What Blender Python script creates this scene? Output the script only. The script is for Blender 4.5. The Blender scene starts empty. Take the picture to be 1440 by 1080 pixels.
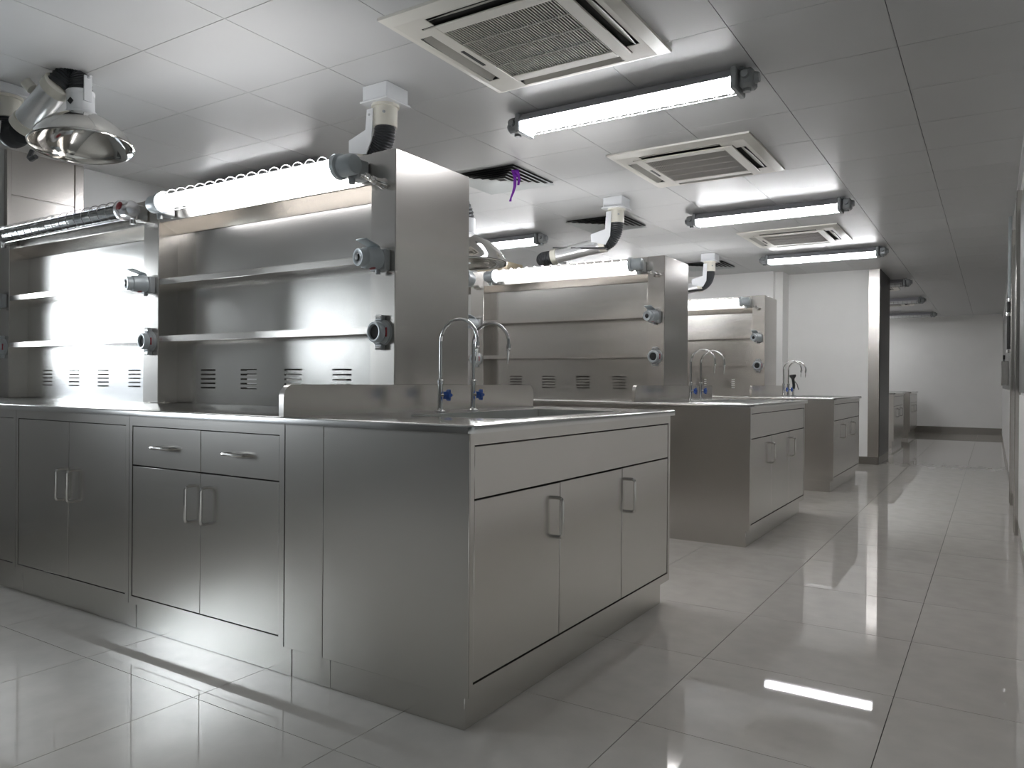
import bpy, bmesh, math, random
from mathutils import Vector, Matrix
random.seed(7)
S = bpy.context.scene
COL = S.collection
R = math.radians

# ------------------------------------------------------------------ camera
cam_d = bpy.data.cameras.new('camera'); cam = bpy.data.objects.new('camera', cam_d); COL.objects.link(cam)
cam_d.sensor_width = 36.0; cam_d.lens = 1062.73 / 1440 * 36.0; cam_d.clip_start = .02
rt, up, fw = Vector((.84347551, .53710989, .007876)), Vector((-.00777972, -.00244594, .99996675)), Vector((-.53711129, .84350874, -.00211548))
cam.matrix_world = Matrix(((rt.x, up.x, -fw.x, 1.3144), (rt.y, up.y, -fw.y, -1.8308), (rt.z, up.z, -fw.z, 1.0602), (0, 0, 0, 1)))
S.camera = cam
# ------------------------------------------------------------------ world, daylight, exposure
w = bpy.data.worlds.new('world'); S.world = w; w.use_nodes = True
w.node_tree.nodes['Background'].inputs[0].default_value = (.80, .88, 1, 1); w.node_tree.nodes['Background'].inputs[1].default_value = 1.0
S.view_settings.view_transform = 'Standard'; S.view_settings.look = 'None'; S.view_settings.gamma = 1.0
S.view_settings.exposure = 0.85; S.view_settings.use_curve_mapping = False
LAMP = 26.0          # radiance of the fluorescent tubes
DAY = 50.0          # daylight through each window of the left wall, watts per metre of width
S.cycles.use_denoising = True; S.cycles.max_bounces = 10; S.cycles.glossy_bounces = 7; S.cycles.diffuse_bounces = 5
S.cycles.caustics_reflective = True; S.cycles.caustics_refractive = False; S.cycles.sample_clamp_indirect = 6.0; S.cycles.blur_glossy = 1.5
WINS = ((-.40, .42, 1.5), (-3.2, -1.7, 1.15))      # window openings in the left wall: y from, y to, share of the daylight
for y0, y1, k in WINS:
    ad = bpy.data.lights.new('daylight', 'AREA'); ad.shape = 'RECTANGLE'; ad.size = 1.6; ad.size_y = y1 - y0 + .2; ad.energy = DAY * k * (y1 - y0 + .2); ad.color = (.90, .95, 1)
    ao = bpy.data.objects.new('daylight', ad); COL.objects.link(ao); ao.location = (-4.96, (y0 + y1) / 2, 1.80); ao.rotation_euler = (0, R(-55), 0)

# ------------------------------------------------------------------ materials
def mat(name, base, rough=.5, metal=0., spec=.5, noise=None, nscale=(1, 1, 1), rn=0., bump=0., coat=0., trans=0., alpha=1., vary=0.):
    m = bpy.data.materials.new(name); m.use_nodes = True; nt = m.node_tree; b = nt.nodes['Principled BSDF']
    b.inputs['Base Color'].default_value = (*base, 1); b.inputs['Roughness'].default_value = rough; b.inputs['Metallic'].default_value = metal
    b.inputs['Specular IOR Level'].default_value = spec; b.inputs['Coat Weight'].default_value = coat; b.inputs['Coat Roughness'].default_value = .05
    b.inputs['Transmission Weight'].default_value = trans; b.inputs['Alpha'].default_value = alpha
    if noise:
        tc = nt.nodes.new('ShaderNodeTexCoord'); mp = nt.nodes.new('ShaderNodeMapping'); mp.inputs['Scale'].default_value = nscale
        n = nt.nodes.new('ShaderNodeTexNoise'); n.inputs['Scale'].default_value = noise; n.inputs['Detail'].default_value = 4
        nt.links.new(tc.outputs['Object'], mp.inputs[0]); nt.links.new(mp.outputs[0], n.inputs[0])
        if vary:
            mr = nt.nodes.new('ShaderNodeMapRange'); mr.inputs[1].default_value = .3; mr.inputs[2].default_value = .7
            mr.inputs[3].default_value = 1 - vary; mr.inputs[4].default_value = 1 + vary
            mx = nt.nodes.new('ShaderNodeVectorMath'); mx.operation = 'SCALE'; mx.inputs[0].default_value = base
            nt.links.new(n.outputs[0], mr.inputs[0]); nt.links.new(mr.outputs[0], mx.inputs['Scale']); nt.links.new(mx.outputs[0], b.inputs['Base Color'])
        if rn:
            mr = nt.nodes.new('ShaderNodeMapRange'); mr.inputs[1].default_value = .3; mr.inputs[2].default_value = .7
            mr.inputs[3].default_value = rough - rn; mr.inputs[4].default_value = rough + rn
            nt.links.new(n.outputs[0], mr.inputs[0]); nt.links.new(mr.outputs[0], b.inputs['Roughness'])
        if bump:
            bp = nt.nodes.new('ShaderNodeBump'); bp.inputs['Strength'].default_value = bump; bp.inputs['Distance'].default_value = .02
            nt.links.new(n.outputs[0], bp.inputs['Height']); nt.links.new(bp.outputs[0], b.inputs['Normal'])
    return m
def emit(name, col, s):
    m = bpy.data.materials.new(name); m.use_nodes = True; nt = m.node_tree; nt.nodes.clear()
    e = nt.nodes.new('ShaderNodeEmission'); e.inputs[0].default_value = (*col, 1); e.inputs[1].default_value = s
    o = nt.nodes.new('ShaderNodeOutputMaterial'); nt.links.new(e.outputs[0], o.inputs[0]); return m
def clear_glass(name, tint, mixv):
    m = bpy.data.materials.new(name); m.use_nodes = True; nt = m.node_tree; nt.nodes.clear()
    t = nt.nodes.new('ShaderNodeBsdfTransparent'); t.inputs[0].default_value = (*tint, 1)
    g = nt.nodes.new('ShaderNodeBsdfGlossy'); g.inputs['Roughness'].default_value = .03
    lw = nt.nodes.new('ShaderNodeFresnel'); lw.inputs[0].default_value = 1.5
    mx = nt.nodes.new('ShaderNodeMixShader'); o = nt.nodes.new('ShaderNodeOutputMaterial')
    nt.links.new(lw.outputs[0], mx.inputs[0]); nt.links.new(t.outputs[0], mx.inputs[1]); nt.links.new(g.outputs[0], mx.inputs[2]); nt.links.new(mx.outputs[0], o.inputs[0])
    return m
STEEL = mat('brushed_steel', (.60, .575, .545), .24, 1, noise=1.6, rn=.01, bump=.10, vary=.015)
STEELV = mat('brushed_steel_cabinet', (.60, .582, .555), .255, 1, noise=1.3, rn=.008, bump=.08, vary=.015)
STEELB = mat('bright_steel_panel', (.62, .605, .58), .21, 1, noise=1.1, rn=.01, bump=.14, vary=.015)
STEELC = mat('worktop_steel', (.64, .635, .62), .17, 1, noise=2, rn=.02, vary=.015)
DARKGAP = mat('dark_gap', (.015, .015, .015), .8)
CHROME = mat('chrome', (.78, .78, .77), .08, 1)
HANDLE = mat('satin_handle_steel', (.62, .61, .59), .22, 1)
CEIL = mat('ceiling_aluminium', (.58, .585, .585), .36, .06, .28, noise=2, rn=.012, vary=.02)
GROUT = mat('joint_grout', (.10, .10, .095), .9)
CJOINT = mat('ceiling_joint', (.10, .10, .10), .8)
TILE = mat('polished_tile', (.57, .542, .502), .02, 0, .8, noise=9, vary=.05)
WALLW = mat('white_wall_paint', (.86, .855, .835), .55, 0, .3, noise=3, vary=.015)
WALLD = mat('dark_grey_wall_paint', (.22, .22, .215), .5, 0, .3, noise=3, vary=.02)
WALLG = mat('grey_wall_paint', (.56, .57, .57), .5, 0, .3, noise=3, vary=.02)
ACW = mat('ivory_plastic', (.74, .72, .66), .35, 0, .4, noise=5, vary=.01)
ACD = mat('dark_slot', (.03, .03, .028), .6)
ACG = mat('grille_plastic', (.42, .40, .365), .5)
ACV = mat('louvre_plastic', (.45, .44, .40), .4)
GREYP = mat('grey_cast_housing', (.36, .38, .39), .35, .3, .5, noise=20, vary=.06)
BASIN = mat('satin_basin_steel', (.55, .56, .54), .5, .5)
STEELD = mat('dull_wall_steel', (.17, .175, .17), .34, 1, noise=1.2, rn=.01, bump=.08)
BASEB = mat('dull_baseboard_steel', (.30, .285, .26), .38, .9)
DARKP = mat('dark_reflection', (.045, .043, .038), .35, .3)  # near-black colour standing in for a dark reflection on steel
GREYL = mat('light_grey_enamel', (.42, .46, .48), .35, .1, .5, noise=20, vary=.04)
TRAY = mat('lamp_tray_enamel', (.50, .50, .54), .35, .2)
SNW = mat('white_enamel_arm', (.78, .80, .82), .25, .1, .5)
SNI = mat('ivory_collar', (.72, .70, .62), .4)
SNS = mat('polished_aluminium_tube', (.84, .85, .86), .34, 1)
HOSE = mat('black_ribbed_hose', (.035, .038, .042), .45)
DOMEM = mat('spun_aluminium_dome', (.72, .71, .68), .09, 1, noise=4, rn=.02)
BLUE = mat('blue_knob', (.01, .07, .33), .35)
RED = mat('red_mark', (.28, .03, .04), .4)
BLACK = mat('black_plastic', (.015, .015, .016), .4)
PURPLE = mat('purple_ribbon', (.26, .03, .50), .6)
DIFF = mat('diffuser_aluminium', (.50, .53, .53), .4, .2)
WIREW = mat('cage_wire', (.78, .78, .80), .25, .8)
LIT = emit('lit_tube', (.975, .98, 1.0), LAMP)
LITR = emit('lit_rack_tube', (.985, .98, .99), LAMP * .40)
GLASS = clear_glass('clear_tube_glass', (.96, .97, .97), .1)
PANE = clear_glass('window_pane_glass', (.97, .98, .98), .1)
OFFT = mat('unlit_tube', (.72, .74, .74), .15, 0, .5)
CARD = mat('beige_carton', (.55, .47, .34), .7)

# ------------------------------------------------------------------ mesh builder
def frame(ax):
    ax = Vector(ax).normalized(); h = Vector((0, 0, 1)) if abs(ax.z) < .9 else Vector((1, 0, 0))
    u = ax.cross(h).normalized(); return ax, u, ax.cross(u)
class MB:
    def __init__(s): s.v, s.f = [], []
    def add(s, vs, fs):
        n = len(s.v); s.v += [tuple(p) for p in vs]; s.f += [tuple(i + n for i in f) for f in fs]; return s
    def box(s, x0, x1, y0, y1, z0, z1, bev=0, rot=None, piv=None):
        if x0 > x1: x0, x1 = x1, x0
        if y0 > y1: y0, y1 = y1, y0
        if z0 > z1: z0, z1 = z1, z0
        vs = [(x, y, z) for z in (z0, z1) for y in (y0, y1) for x in (x0, x1)]
        fs = [(0, 2, 3, 1), (4, 5, 7, 6), (0, 1, 5, 4), (2, 6, 7, 3), (0, 4, 6, 2), (1, 3, 7, 5)]
        if bev:
            bm = bmesh.new(); bv = [bm.verts.new(p) for p in vs]
            for f in fs: bm.faces.new([bv[i] for i in f])
            bmesh.ops.bevel(bm, geom=bm.edges[:], offset=bev, segments=1, affect='EDGES', profile=.5)
            bm.verts.index_update(); vs = [p.co.copy() for p in bm.verts]; fs = [[q.index for q in f.verts] for f in bm.faces]; bm.free()
        if rot is not None:
            pv = Vector(piv if piv else ((x0 + x1) / 2, (y0 + y1) / 2, (z0 + z1) / 2)); vs = [rot @ (Vector(p) - pv) + pv for p in vs]
        return s.add(vs, fs)
    def lathe(s, o, ax, prof, n=20, caps=True):
        ax, u, v = frame(ax); o = Vector(o); vs = []; fs = []
        for r, h in prof:
            for k in range(n):
                a = 2 * math.pi * k / n; vs.append(o + ax * h + (u * math.cos(a) + v * math.sin(a)) * r)
        for i in range(len(prof) - 1):
            for k in range(n):
                a, b = i * n + k, i * n + (k + 1) % n; fs.append((a, b, b + n, a + n))
        if caps:
            fs.append(tuple(range(n - 1, -1, -1))); L = (len(prof) - 1) * n; fs.append(tuple(range(L, L + n)))
        return s.add(vs, fs)
    def cyl(s, a, b, r, r2=None, n=16):
        a, b = Vector(a), Vector(b); return s.lathe(a, b - a, [(r, 0), (r if r2 is None else r2, (b - a).length)], n)
    def tube(s, path, r, n=10, caps=True, rfun=None):
        P = [Vector(p) for p in path]; vs = []; fs = []; u = None
        for i, q in enumerate(P):
            t = (P[min(i + 1, len(P) - 1)] - P[max(i - 1, 0)]).normalized()
            if u is None: _, u, _ = frame(t)
            u = (u - t * u.dot(t)).normalized(); v = t.cross(u); rr = rfun(i) if rfun else r
            for k in range(n):
                a = 2 * math.pi * k / n; vs.append(q + (u * math.cos(a) + v * math.sin(a)) * rr)
        for i in range(len(P) - 1):
            for k in range(n):
                a, b = i * n + k, i * n + (k + 1) % n; fs.append((a, b, b + n, a + n))
        if caps:
            fs.append(tuple(range(n - 1, -1, -1))); L = (len(P) - 1) * n; fs.append(tuple(range(L, L + n)))
        return s.add(vs, fs)
    def ring(s, c, ax, RR, r, n=14, m=5):
        ax, u, v = frame(ax); c = Vector(c); vs = []; fs = []
        for k in range(n):
            a = 2 * math.pi * k / n; d = u * math.cos(a) + v * math.sin(a)
            for j in range(m):
                b = 2 * math.pi * j / m; vs.append(c + d * (RR + r * math.cos(b)) + ax * r * math.sin(b))
        for k in range(n):
            for j in range(m):
                a, b = k * m + j, k * m + (j + 1) % m; c2, d2 = ((k + 1) % n) * m + j, ((k + 1) % n) * m + (j + 1) % m; fs.append((a, c2, d2, b))
        return s.add(vs, fs)
    def prism(s, poly, ext):
        ext = Vector(ext); P = [Vector(p) for p in poly]; n = len(P)
        vs = P + [p + ext for p in P]; fs = [tuple(range(n - 1, -1, -1)), tuple(range(n, 2 * n))]
        fs += [(i, (i + 1) % n, n + (i + 1) % n, n + i) for i in range(n)]
        return s.add(vs, fs)
def arcpts(c, r, a0, a1, n, f):
    return [f(c[0] + r * math.cos(R(a0 + (a1 - a0) * i / n)), c[1] + r * math.sin(R(a0 + (a1 - a0) * i / n))) for i in range(n + 1)]
def build(name, mb, m, parent=None, loc=None, label=None, kind=None, bevel=None):
    base = Vector(loc) if loc is not None else (Vector(parent['_w']) if parent is not None else Vector((0, 0, 0)))
    me = bpy.data.meshes.new(name); me.from_pydata([tuple(Vector(p) - base) for p in mb.v], [], mb.f); me.validate()
    bm = bmesh.new(); bm.from_mesh(me); bmesh.ops.recalc_face_normals(bm, faces=bm.faces)
    if bevel:
        ed = [q for q in bm.edges if bevel(q.verts[0].co + base, q.verts[1].co + base)]
        bmesh.ops.bevel(bm, geom=ed, offset=.007, segments=3, affect='EDGES', profile=.5)
    bm.to_mesh(me); bm.free()
    me.shade_smooth(); me.set_sharp_from_angle(angle=R(38)); me.materials.append(m)
    o = bpy.data.objects.new(name, me); COL.objects.link(o)
    if parent is not None: o.parent = parent; o['_w'] = tuple(base)
    else: o.location = base; o['_w'] = tuple(base)
    if label: o['label'] = label
    if kind: o['kind'] = kind
    return o
def thing(name, label, cat, loc, group=None):
    o = bpy.data.objects.new(name, None); COL.objects.link(o); o.location = loc; o.empty_display_size = .1
    o['label'] = label; o['category'] = cat; o['_w'] = tuple(loc)
    if group: o['group'] = group
    return o
def copy_tree(o, d=(0, 0, 0), label=None, group=None, parent=None, skip=()):
    c = o.copy(); COL.objects.link(c)
    if parent is not None: c.parent = parent; c.matrix_parent_inverse = o.matrix_parent_inverse.copy()
    else: c.location = Vector(o.location) + Vector(d); c['_w'] = tuple(Vector(o['_w']) + Vector(d))
    if label: c['label'] = label
    if group: c['group'] = group
    for ch in list(KIDS.get(o.name, [])) or [q for q in o.children]:
        if ch.name.split('.')[0] in skip: continue
        copy_tree(ch, parent=c, skip=skip)
    return c
KIDS = {}
def struct(name, mb, m, parent=None):
    return build(name, mb, m, parent, kind='structure')

# ------------------------------------------------------------------ room shell
XR, XL, YB, YF, ZC = 1.48, -4.36, -4.6, 17.54, 2.615
fl = struct('floor', MB().box(-6.2, XR, YB, YF, -.06, -.011), GROUT)
me_t = None; TS = .6565
vis = []
for i in range(-7, 4):
    for j in range(-8, 29):
        x0, y0 = -.276 + i * TS, -.272 + j * TS
        x1, y1 = min(x0 + TS, XR), min(y0 + TS, YF); x0 = max(x0, -6.2); y0 = max(y0, YB)
        if x1 - x0 < .02 or y1 - y0 < .02: continue
        inb = any(-4.3 < (x0 + x1) / 2 < -.3 and b + .25 < (y0 + y1) / 2 < b + 1.4 for b in (0, 3.1, 6.11))
        d = math.hypot((x0 + x1) / 2 - 1.31, (y0 + y1) / 2 + 1.83)
        front = (Vector(((x0 + x1) / 2 - 1.31, (y0 + y1) / 2 + 1.83, 0)).dot(fw)) > .5
        vis.append((d + (0 if front and not inb else 100), x0, x1, y0, y1))
vis.sort()
rest = MB(); cache = {}
for k, (d, x0, x1, y0, y1) in enumerate(vis):
    g = .0013
    if k < 285 and d < 100:
        key = (round(x1 - x0, 3), round(y1 - y0, 3))
        if key not in cache:
            me = bpy.data.meshes.new('tile'); b = MB().box(g, x1 - x0 - g, g, y1 - y0 - g, -.011, 0); me.from_pydata(b.v, [], b.f); me.materials.append(TILE); cache[key] = me
        o = bpy.data.objects.new('tile', cache[key]); COL.objects.link(o); o.parent = fl; o.location = (x0, y0, 0)
    else: rest.box(x0 + g, x1 - g, y0 + g, y1 - g, -.011, 0)
build('tiles', rest, TILE, fl, kind='stuff')
ce = struct('ceiling', MB().box(-6.2, XR, YB, YF, ZC + .006, ZC + .06), CJOINT)
vis = []; CS, CY = .605, .600
for i in range(-11, 3):
    for j in range(-11, 28):
        x0, y0 = .328 + i * CS, 1.443 + j * CY
        x1, y1 = min(x0 + CS, XR), min(y0 + CY, YF); x0 = max(x0, -6.2); y0 = max(y0, YB)
        if x1 - x0 < .02 or y1 - y0 < .02: continue
        cx, cy = (x0 + x1) / 2 - 1.31, (y0 + y1) / 2 + 1.83
        dp = Vector((cx, cy, 0)).dot(fw); la = Vector((cx, cy, 0)).dot(rt)
        ok = dp > 1.9 and abs(la) < dp * .80 + .5 and x1 > XL and (y0 < 8.9 or x1 > -.2)
        vis.append((math.hypot(cx, cy) + (0 if ok else 100), x0, x1, y0, y1))
vis.sort(); rest = MB(); cache = {}
for k, (d, x0, x1, y0, y1) in enumerate(vis):
    g = .0018
    if k < 285 and d < 100:
        key = (round(x1 - x0, 3), round(y1 - y0, 3))
        if key not in cache:
            me = bpy.data.meshes.new('ceiling_panel'); b = MB().box(g, x1 - x0 - g, g, y1 - y0 - g, 0, .006); me.from_pydata(b.v, [], b.f); me.materials.append(CEIL); cache[key] = me
        o = bpy.data.objects.new('ceiling_panel', cache[key]); COL.objects.link(o); o.parent = ce; o.location = (x0, y0, ZC)
    else: rest.box(x0 + g, x1 - g, y0 + g, y1 - g, ZC, ZC + .006)
build('ceiling_panels', rest, CEIL, ce, kind='stuff')
# left wall with the aisle window opening
WZ0, WZ1 = .84, 2.0
wl = MB(); e = YB
for y0, y1, k in sorted(WINS):
    wl.box(XL - .12, XL, e, y0, 0, ZC).box(XL - .12, XL, y0, y1, 0, WZ0).box(XL - .12, XL, y0, y1, WZ1, ZC); e = y1
wl.box(XL - .12, XL, e, 8.83, 0, ZC)
struct('wall_left', wl, WALLG)
struct('wall_right', MB().box(XR, XR + .12, YB, YF, 0, ZC), WALLW)
struct('wall_back', MB().box(-6.2, XR, YF, YF + .12, 0, ZC), WALLW)
struct('wall_front', MB().box(XL, XR, YB - .12, YB, 0, ZC), WALLD)
struct('wall_partition', MB().box(XL, -1.24, 8.83, 8.95, 0, ZC).box(-1.24, -1.14, 8.95, 9.3, 0, ZC), WALLW)
struct('wall_recess', MB().box(-1.24, -.105, 9.3, 9.42, 0, ZC), WALLW)
struct('wall_far_left', MB().box(-6.2, -6.1, 9.42, YF, 0, ZC).box(-6.1, -1.14, 9.3, 9.42, 0, ZC), WALLW)
struct('wall_column', MB().box(-.105, .03, 9.29, 10.4, 0, ZC, .003), STEEL)
struct('column_dark_reflection', MB().box(.0305, .036, 9.31, 10.39, .102, ZC - .001, .001), DARKP)  # dark sheet painting the dark reflection on the column's steel side
struct('baseboard_back', MB().box(-6.1, XR, YF - .012, YF, 0, .15), BASEB)
struct('baseboard_recess', MB().box(-1.14, -.1055, 9.288, 9.30, 0, .10), BASEB)
struct('baseboard_column', MB().box(-.106, .034, 9.28, 9.29, 0, .10).box(.03, .036, 9.28, 10.4, 0, .10), BASEB)
struct('baseboard_right', MB().box(XR - .012, XR, YB, YF, 0, .10), STEELV)
struct('trim_pillar_left', MB().box(XL, XL + .03, .64, 1.15, 0, ZC, .003).box(XL + .03, XL + .045, .64, .668, 0, ZC, .002).box(XL + .03, XL + .045, 1.09, 1.15, 0, ZC, .002)
       .box(XL + .03, XL + .036, .668, 1.09, 2.31, ZC, .002).box(XL + .03, XL + .036, .668, 1.09, 0, 2.302, .002), STEEL)
for n, (y0, y1, k) in enumerate(WINS):
    wf = MB(); ym = (y0 + y1) / 2
    for y in (y0, ym - .025, y1 - .05): wf.box(XL - .08, XL - .02, y, y + .05, WZ0, WZ1, .003)
    for z in (WZ0, WZ1 - .05): wf.box(XL - .08, XL - .02, y0, y1, z, z + .05, .003)
    win = struct('window_%d' % (n + 1), wf, STEELV)
    for a, b in ((y0 + .05, ym - .025), (ym + .025, y1 - .05)): build('pane', MB().box(XL - .053, XL - .047, a, b, WZ0 + .05, WZ1 - .05), PANE, win)

# ------------------------------------------------------------------ benches
def bow(mb, a, b, out, r=.0065):
    """bent bow handle between feet a and b, standing out along out"""
    a, b, out = Vector(a), Vector(b), Vector(out); d = (b - a).normalized(); k = .012
    P = [a, a + out - out.normalized() * k, a + out * 1.0 - out.normalized() * k * .3 + d * k * .3, a + out + d * k]
    P += [b + out - d * k, b + out - out.normalized() * k * .3 - d * k * .3, b + out - out.normalized() * k, b]
    return mb.tube(P, r, 8)
ZB, Z0 = .907, .113
CABG, SINKG = 'base cabinets along the fronts of the benches', 'sink cabinets at the bench ends'
def sink_cabinet(W=1.66):
    t = thing('sink_cabinet', 'brushed steel sink cabinet nearest the camera, at the corridor end of the first bench', 'cabinet', (-.31, .83, 0), SINKG)
    b = MB().box(-.611, -.605, .006, W, Z0, ZB).box(-.605, -.024, W - .006, W, Z0, ZB).box(-.605, -.024, .006, W - .006, Z0, Z0 + .006).box(-.026, -.0245, .006, W - .006, Z0, ZB).box(-.611, 0, 0, .006, Z0, ZB, .0015).box(-.024, 0, .006, .027, Z0, ZB).box(-.024, 0, 1.637, W, Z0, ZB).box(-.024, 0, .027, 1.637, .870, ZB).box(-.024, 0, .027, 1.637, Z0, .148)
    build('carcass', b, STEELV, t)
    build('shadow_gap', MB().box(-.0245, -.0235, .028, 1.636, .149, .869), DARKGAP, t)
    build('false_panel', MB().box(-.0225, -.002, .031, 1.633, .7065, .8655, .0015), STEELV, t)
    for y0, y1, hy in ((.031, .5645, .525), (.5675, 1.105, None), (1.110, 1.633, 1.165)):
        d = build('door', MB().box(-.0225, -.002, y0, y1, .1525, .7015, .0015), STEELV, t)
        if hy: build('handle', bow(MB(), (-.002, hy, .651), (-.002, hy, .512), (.033, 0, 0)), HANDLE, d)
    build('plinth', MB().box(-.603, -.033, .03, 1.63, 0, Z0 - .0008, .0015), STEELV, t)
    build('filler_panel', MB().box(-.8045, -.6135, .001, W, Z0, ZB, .0012), STEELV, t)
    build('filler_plinth', MB().box(-.795, -.605, .031, 1.63, 0, Z0 - .0008, .0012), STEELV, t)
    return t
def base_cabinet(x0, x1, drawers, label):
    t = thing('base_cabinet', label, 'cabinet', ((x0 + x1) / 2, .83, 0), CABG)
    a, c = x0 + .0012, x1 - .0012; s = .02; top = .866; bot = .146; m = (x0 + x1) / 2; g = .0030
    b = MB().box(a, c, .022, 1.66, Z0, ZB).box(a, a + s, 0, .022, Z0, ZB).box(c - s - .006, c, 0, .022, Z0, ZB).box(a + s, c - s - .006, 0, .022, top, ZB).box(a + s, c - s - .006, 0, .022, Z0, bot)
    build('carcass', b, STEELV, t)
    build('shadow_gap', MB().box(a + s, c - s - .006, .0215, .0225, bot, top), DARKGAP, t)
    l, r = a + s + g, c - s - .006 - g; dz = top - g
    if drawers:
        for p, q in ((l, m - g / 2), (m + g / 2, r)):
            d = build('drawer', MB().box(p, q, .002, .021, .701, top - g, .0012), STEELV, t); h = (p + q) / 2
            build('handle', bow(MB(), (h - .058, .002, .783), (h + .058, .002, .783), (0, -.033, 0)), HANDLE, d)
        dz = .696
    for p, q, h in ((l, m - g / 2, m - .048), (m + g / 2, r, m + .048)):
        d = build('door', MB().box(p, q, .002, .021, bot + g, dz, .0012), STEELV, t)
        build('handle', bow(MB(), (h, .002, .645), (h, .002, .505), (0, -.033, 0)), HANDLE, d)
    build('plinth', MB().box(x0 + .0115, x1 + .0085, .03, 1.63, 0, Z0 - .0008, .0012), STEELV, t)
    return t
def worktop():
    t = thing('worktop', 'long brushed steel worktop of the first bench, under the shelving', 'worktop', (-2.55, .83, ZB), 'steel worktops of the benches')
    build('slab', MB().box(-4.30, -.8135, -.02, 1.68, ZB + .0006, .9328), STEELC, t, bevel=lambda a, b: a.z > .93 and b.z > .93)
    return t
def rounded(x0, x1, y0, y1, rr, z, cor):
    P = []
    for (cx, cy, a) in ((x1, y1, 0), (x0, y1, 90), (x0, y0, 180), (x1, y0, 270)):
        if a in cor:
            ox = cx - rr if a in (0, 270) else cx + rr; oy = cy - rr if a in (0, 90) else cy + rr
            P += arcpts((ox, oy), rr, a, a + 90, 5, lambda x, y: (x, y, z))
        else: P.append((cx, cy, z))
    return P
def sink_counter():
    t = thing('sink_counter', 'steel sink top with basin and raised splashback on the nearest bench', 'sink', (-.4, .83, ZB), 'steel sink tops at the bench ends')
    X0, X1, Y0, Y1 = -.812, .024, -.022, 1.686; bx0, bx1, by0, by1 = -.53, -.10, .36, 1.30; zt = .933
    m = (bx0 + bx1) / 2
    right = [(m, Y0, ZB + .0006)] + arcpts((X1 - .03, Y0 + .03), .03, -90, 0, 5, lambda x, y: (x, y, ZB + .0006)) + arcpts((X1 - .03, Y1 - .03), .03, 0, 90, 5, lambda x, y: (x, y, ZB + .0006)) + [(m, Y1, ZB + .0006), (m, by1, ZB + .0006), (bx1, by1, ZB + .0006), (bx1, by0, ZB + .0006), (m, by0, ZB + .0006)]
    left = [(m, Y0, ZB + .0006), (m, by0, ZB + .0006), (bx0, by0, ZB + .0006), (bx0, by1, ZB + .0006), (m, by1, ZB + .0006), (m, Y1, ZB + .0006), (X0, Y1, ZB + .0006), (X0, Y0, ZB + .0006)]
    build('top', MB().prism(right, (0, 0, zt - ZB - .0006)).prism(left, (0, 0, zt - ZB - .0006)), STEELC, t, bevel=lambda a, b: a.z > zt - .001 and b.z > zt - .001 and not (abs(a.x - m) < .001 and abs(b.x - m) < .001) and not all(bx0 - .001 < p.x < bx1 + .001 and by0 - .001 < p.y < by1 + .001 for p in (a, b)))
    k = .004; d = .70; u0, u1, v0, v1 = bx0 + .0006, bx1 - .0006, by0 + .0006, by1 - .0006; zb = zt + .0012
    bs = MB().box(u0, u1, v0, v1, d - k, d).box(u0, u0 + k, v0, v1, d, zb).box(u1 - k, u1, v0, v1, d, zb).box(u0 + k, u1 - k, v0, v0 + k, d, zb).box(u0 + k, u1 - k, v1 - k, v1, d, zb)
    build('basin', bs, BASIN, t)
    build('drain', MB().lathe((m, .83, d), (0, 0, 1), [(.045, 0), (.045, .004), (.03, .004), (.026, .001)], 20), CHROME, t)
    f = lambda y, z: (-.812, y, z)
    prof = [f(Y0, zt)] + [f(Y1, zt)] + arcpts((Y1 - .045, 1.047 - .045), .045, 0, 90, 6, f) + arcpts((Y0 + .045, 1.047 - .045), .045, 90, 180, 6, f)
    build('splashback', MB().prism(prof, (.024, 0, 0)), STEEL, t)
    return t
def tap(y, label):
    x = -.63; z = .933; t = thing('gooseneck_tap', label, 'tap', (x, y, z), 'pairs of gooseneck taps on the sinks')
    build('column', MB().lathe((x, y, z + .0008), (0, 0, 1), [(.024, 0), (.024, .005), (.014, .010), (.0115, .018), (.0115, .118), (.0145, .120), (.0145, .134), (.009, .138)], 18), CHROME, t)
    r = .093; zc = 1.225
    P = [(x, y, 1.065), (x, y, 1.15)] + arcpts((x + r, zc), r, 180, -4, 16, lambda a, b: (a, y, b))
    e = Vector(P[-1])
    build('spout', MB().tube(P, .0075, 12), CHROME, t)
    build('nozzle', MB().lathe(e, (-.06, 0, -1), [(.0095, -.004), (.0105, .01), (.0095, .022), (.006, .026), (.0052, .055), (.0038, .062), (.003, .078)], 14), CHROME, t)
    build('valve_stem', MB().cyl((x, y, 1.005), (x + .032, y, 1.005), .008, n=12), CHROME, t)
    kb = MB(); P = []
    for i in range(20):
        a = 2 * math.pi * i / 20; rr = .019 + .006 * math.cos(5 * a); P.append((x + .03, y + rr * math.cos(a), 1.005 + rr * math.sin(a)))
    kb.prism(P, (.016, 0, 0)); kb.lathe((x + .046, y, 1.005), (1, 0, 0), [(.012, 0), (.009, .004)], 12)
    build('knob', kb, BLUE, t)
    return t
PX = ((-.955, -.815), (-2.640, -2.500), (-4.305, -4.165))
RY0, RY1, RB0, RB1, ZT = .59, 1.12, .705, 1.005, 2.045
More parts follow.
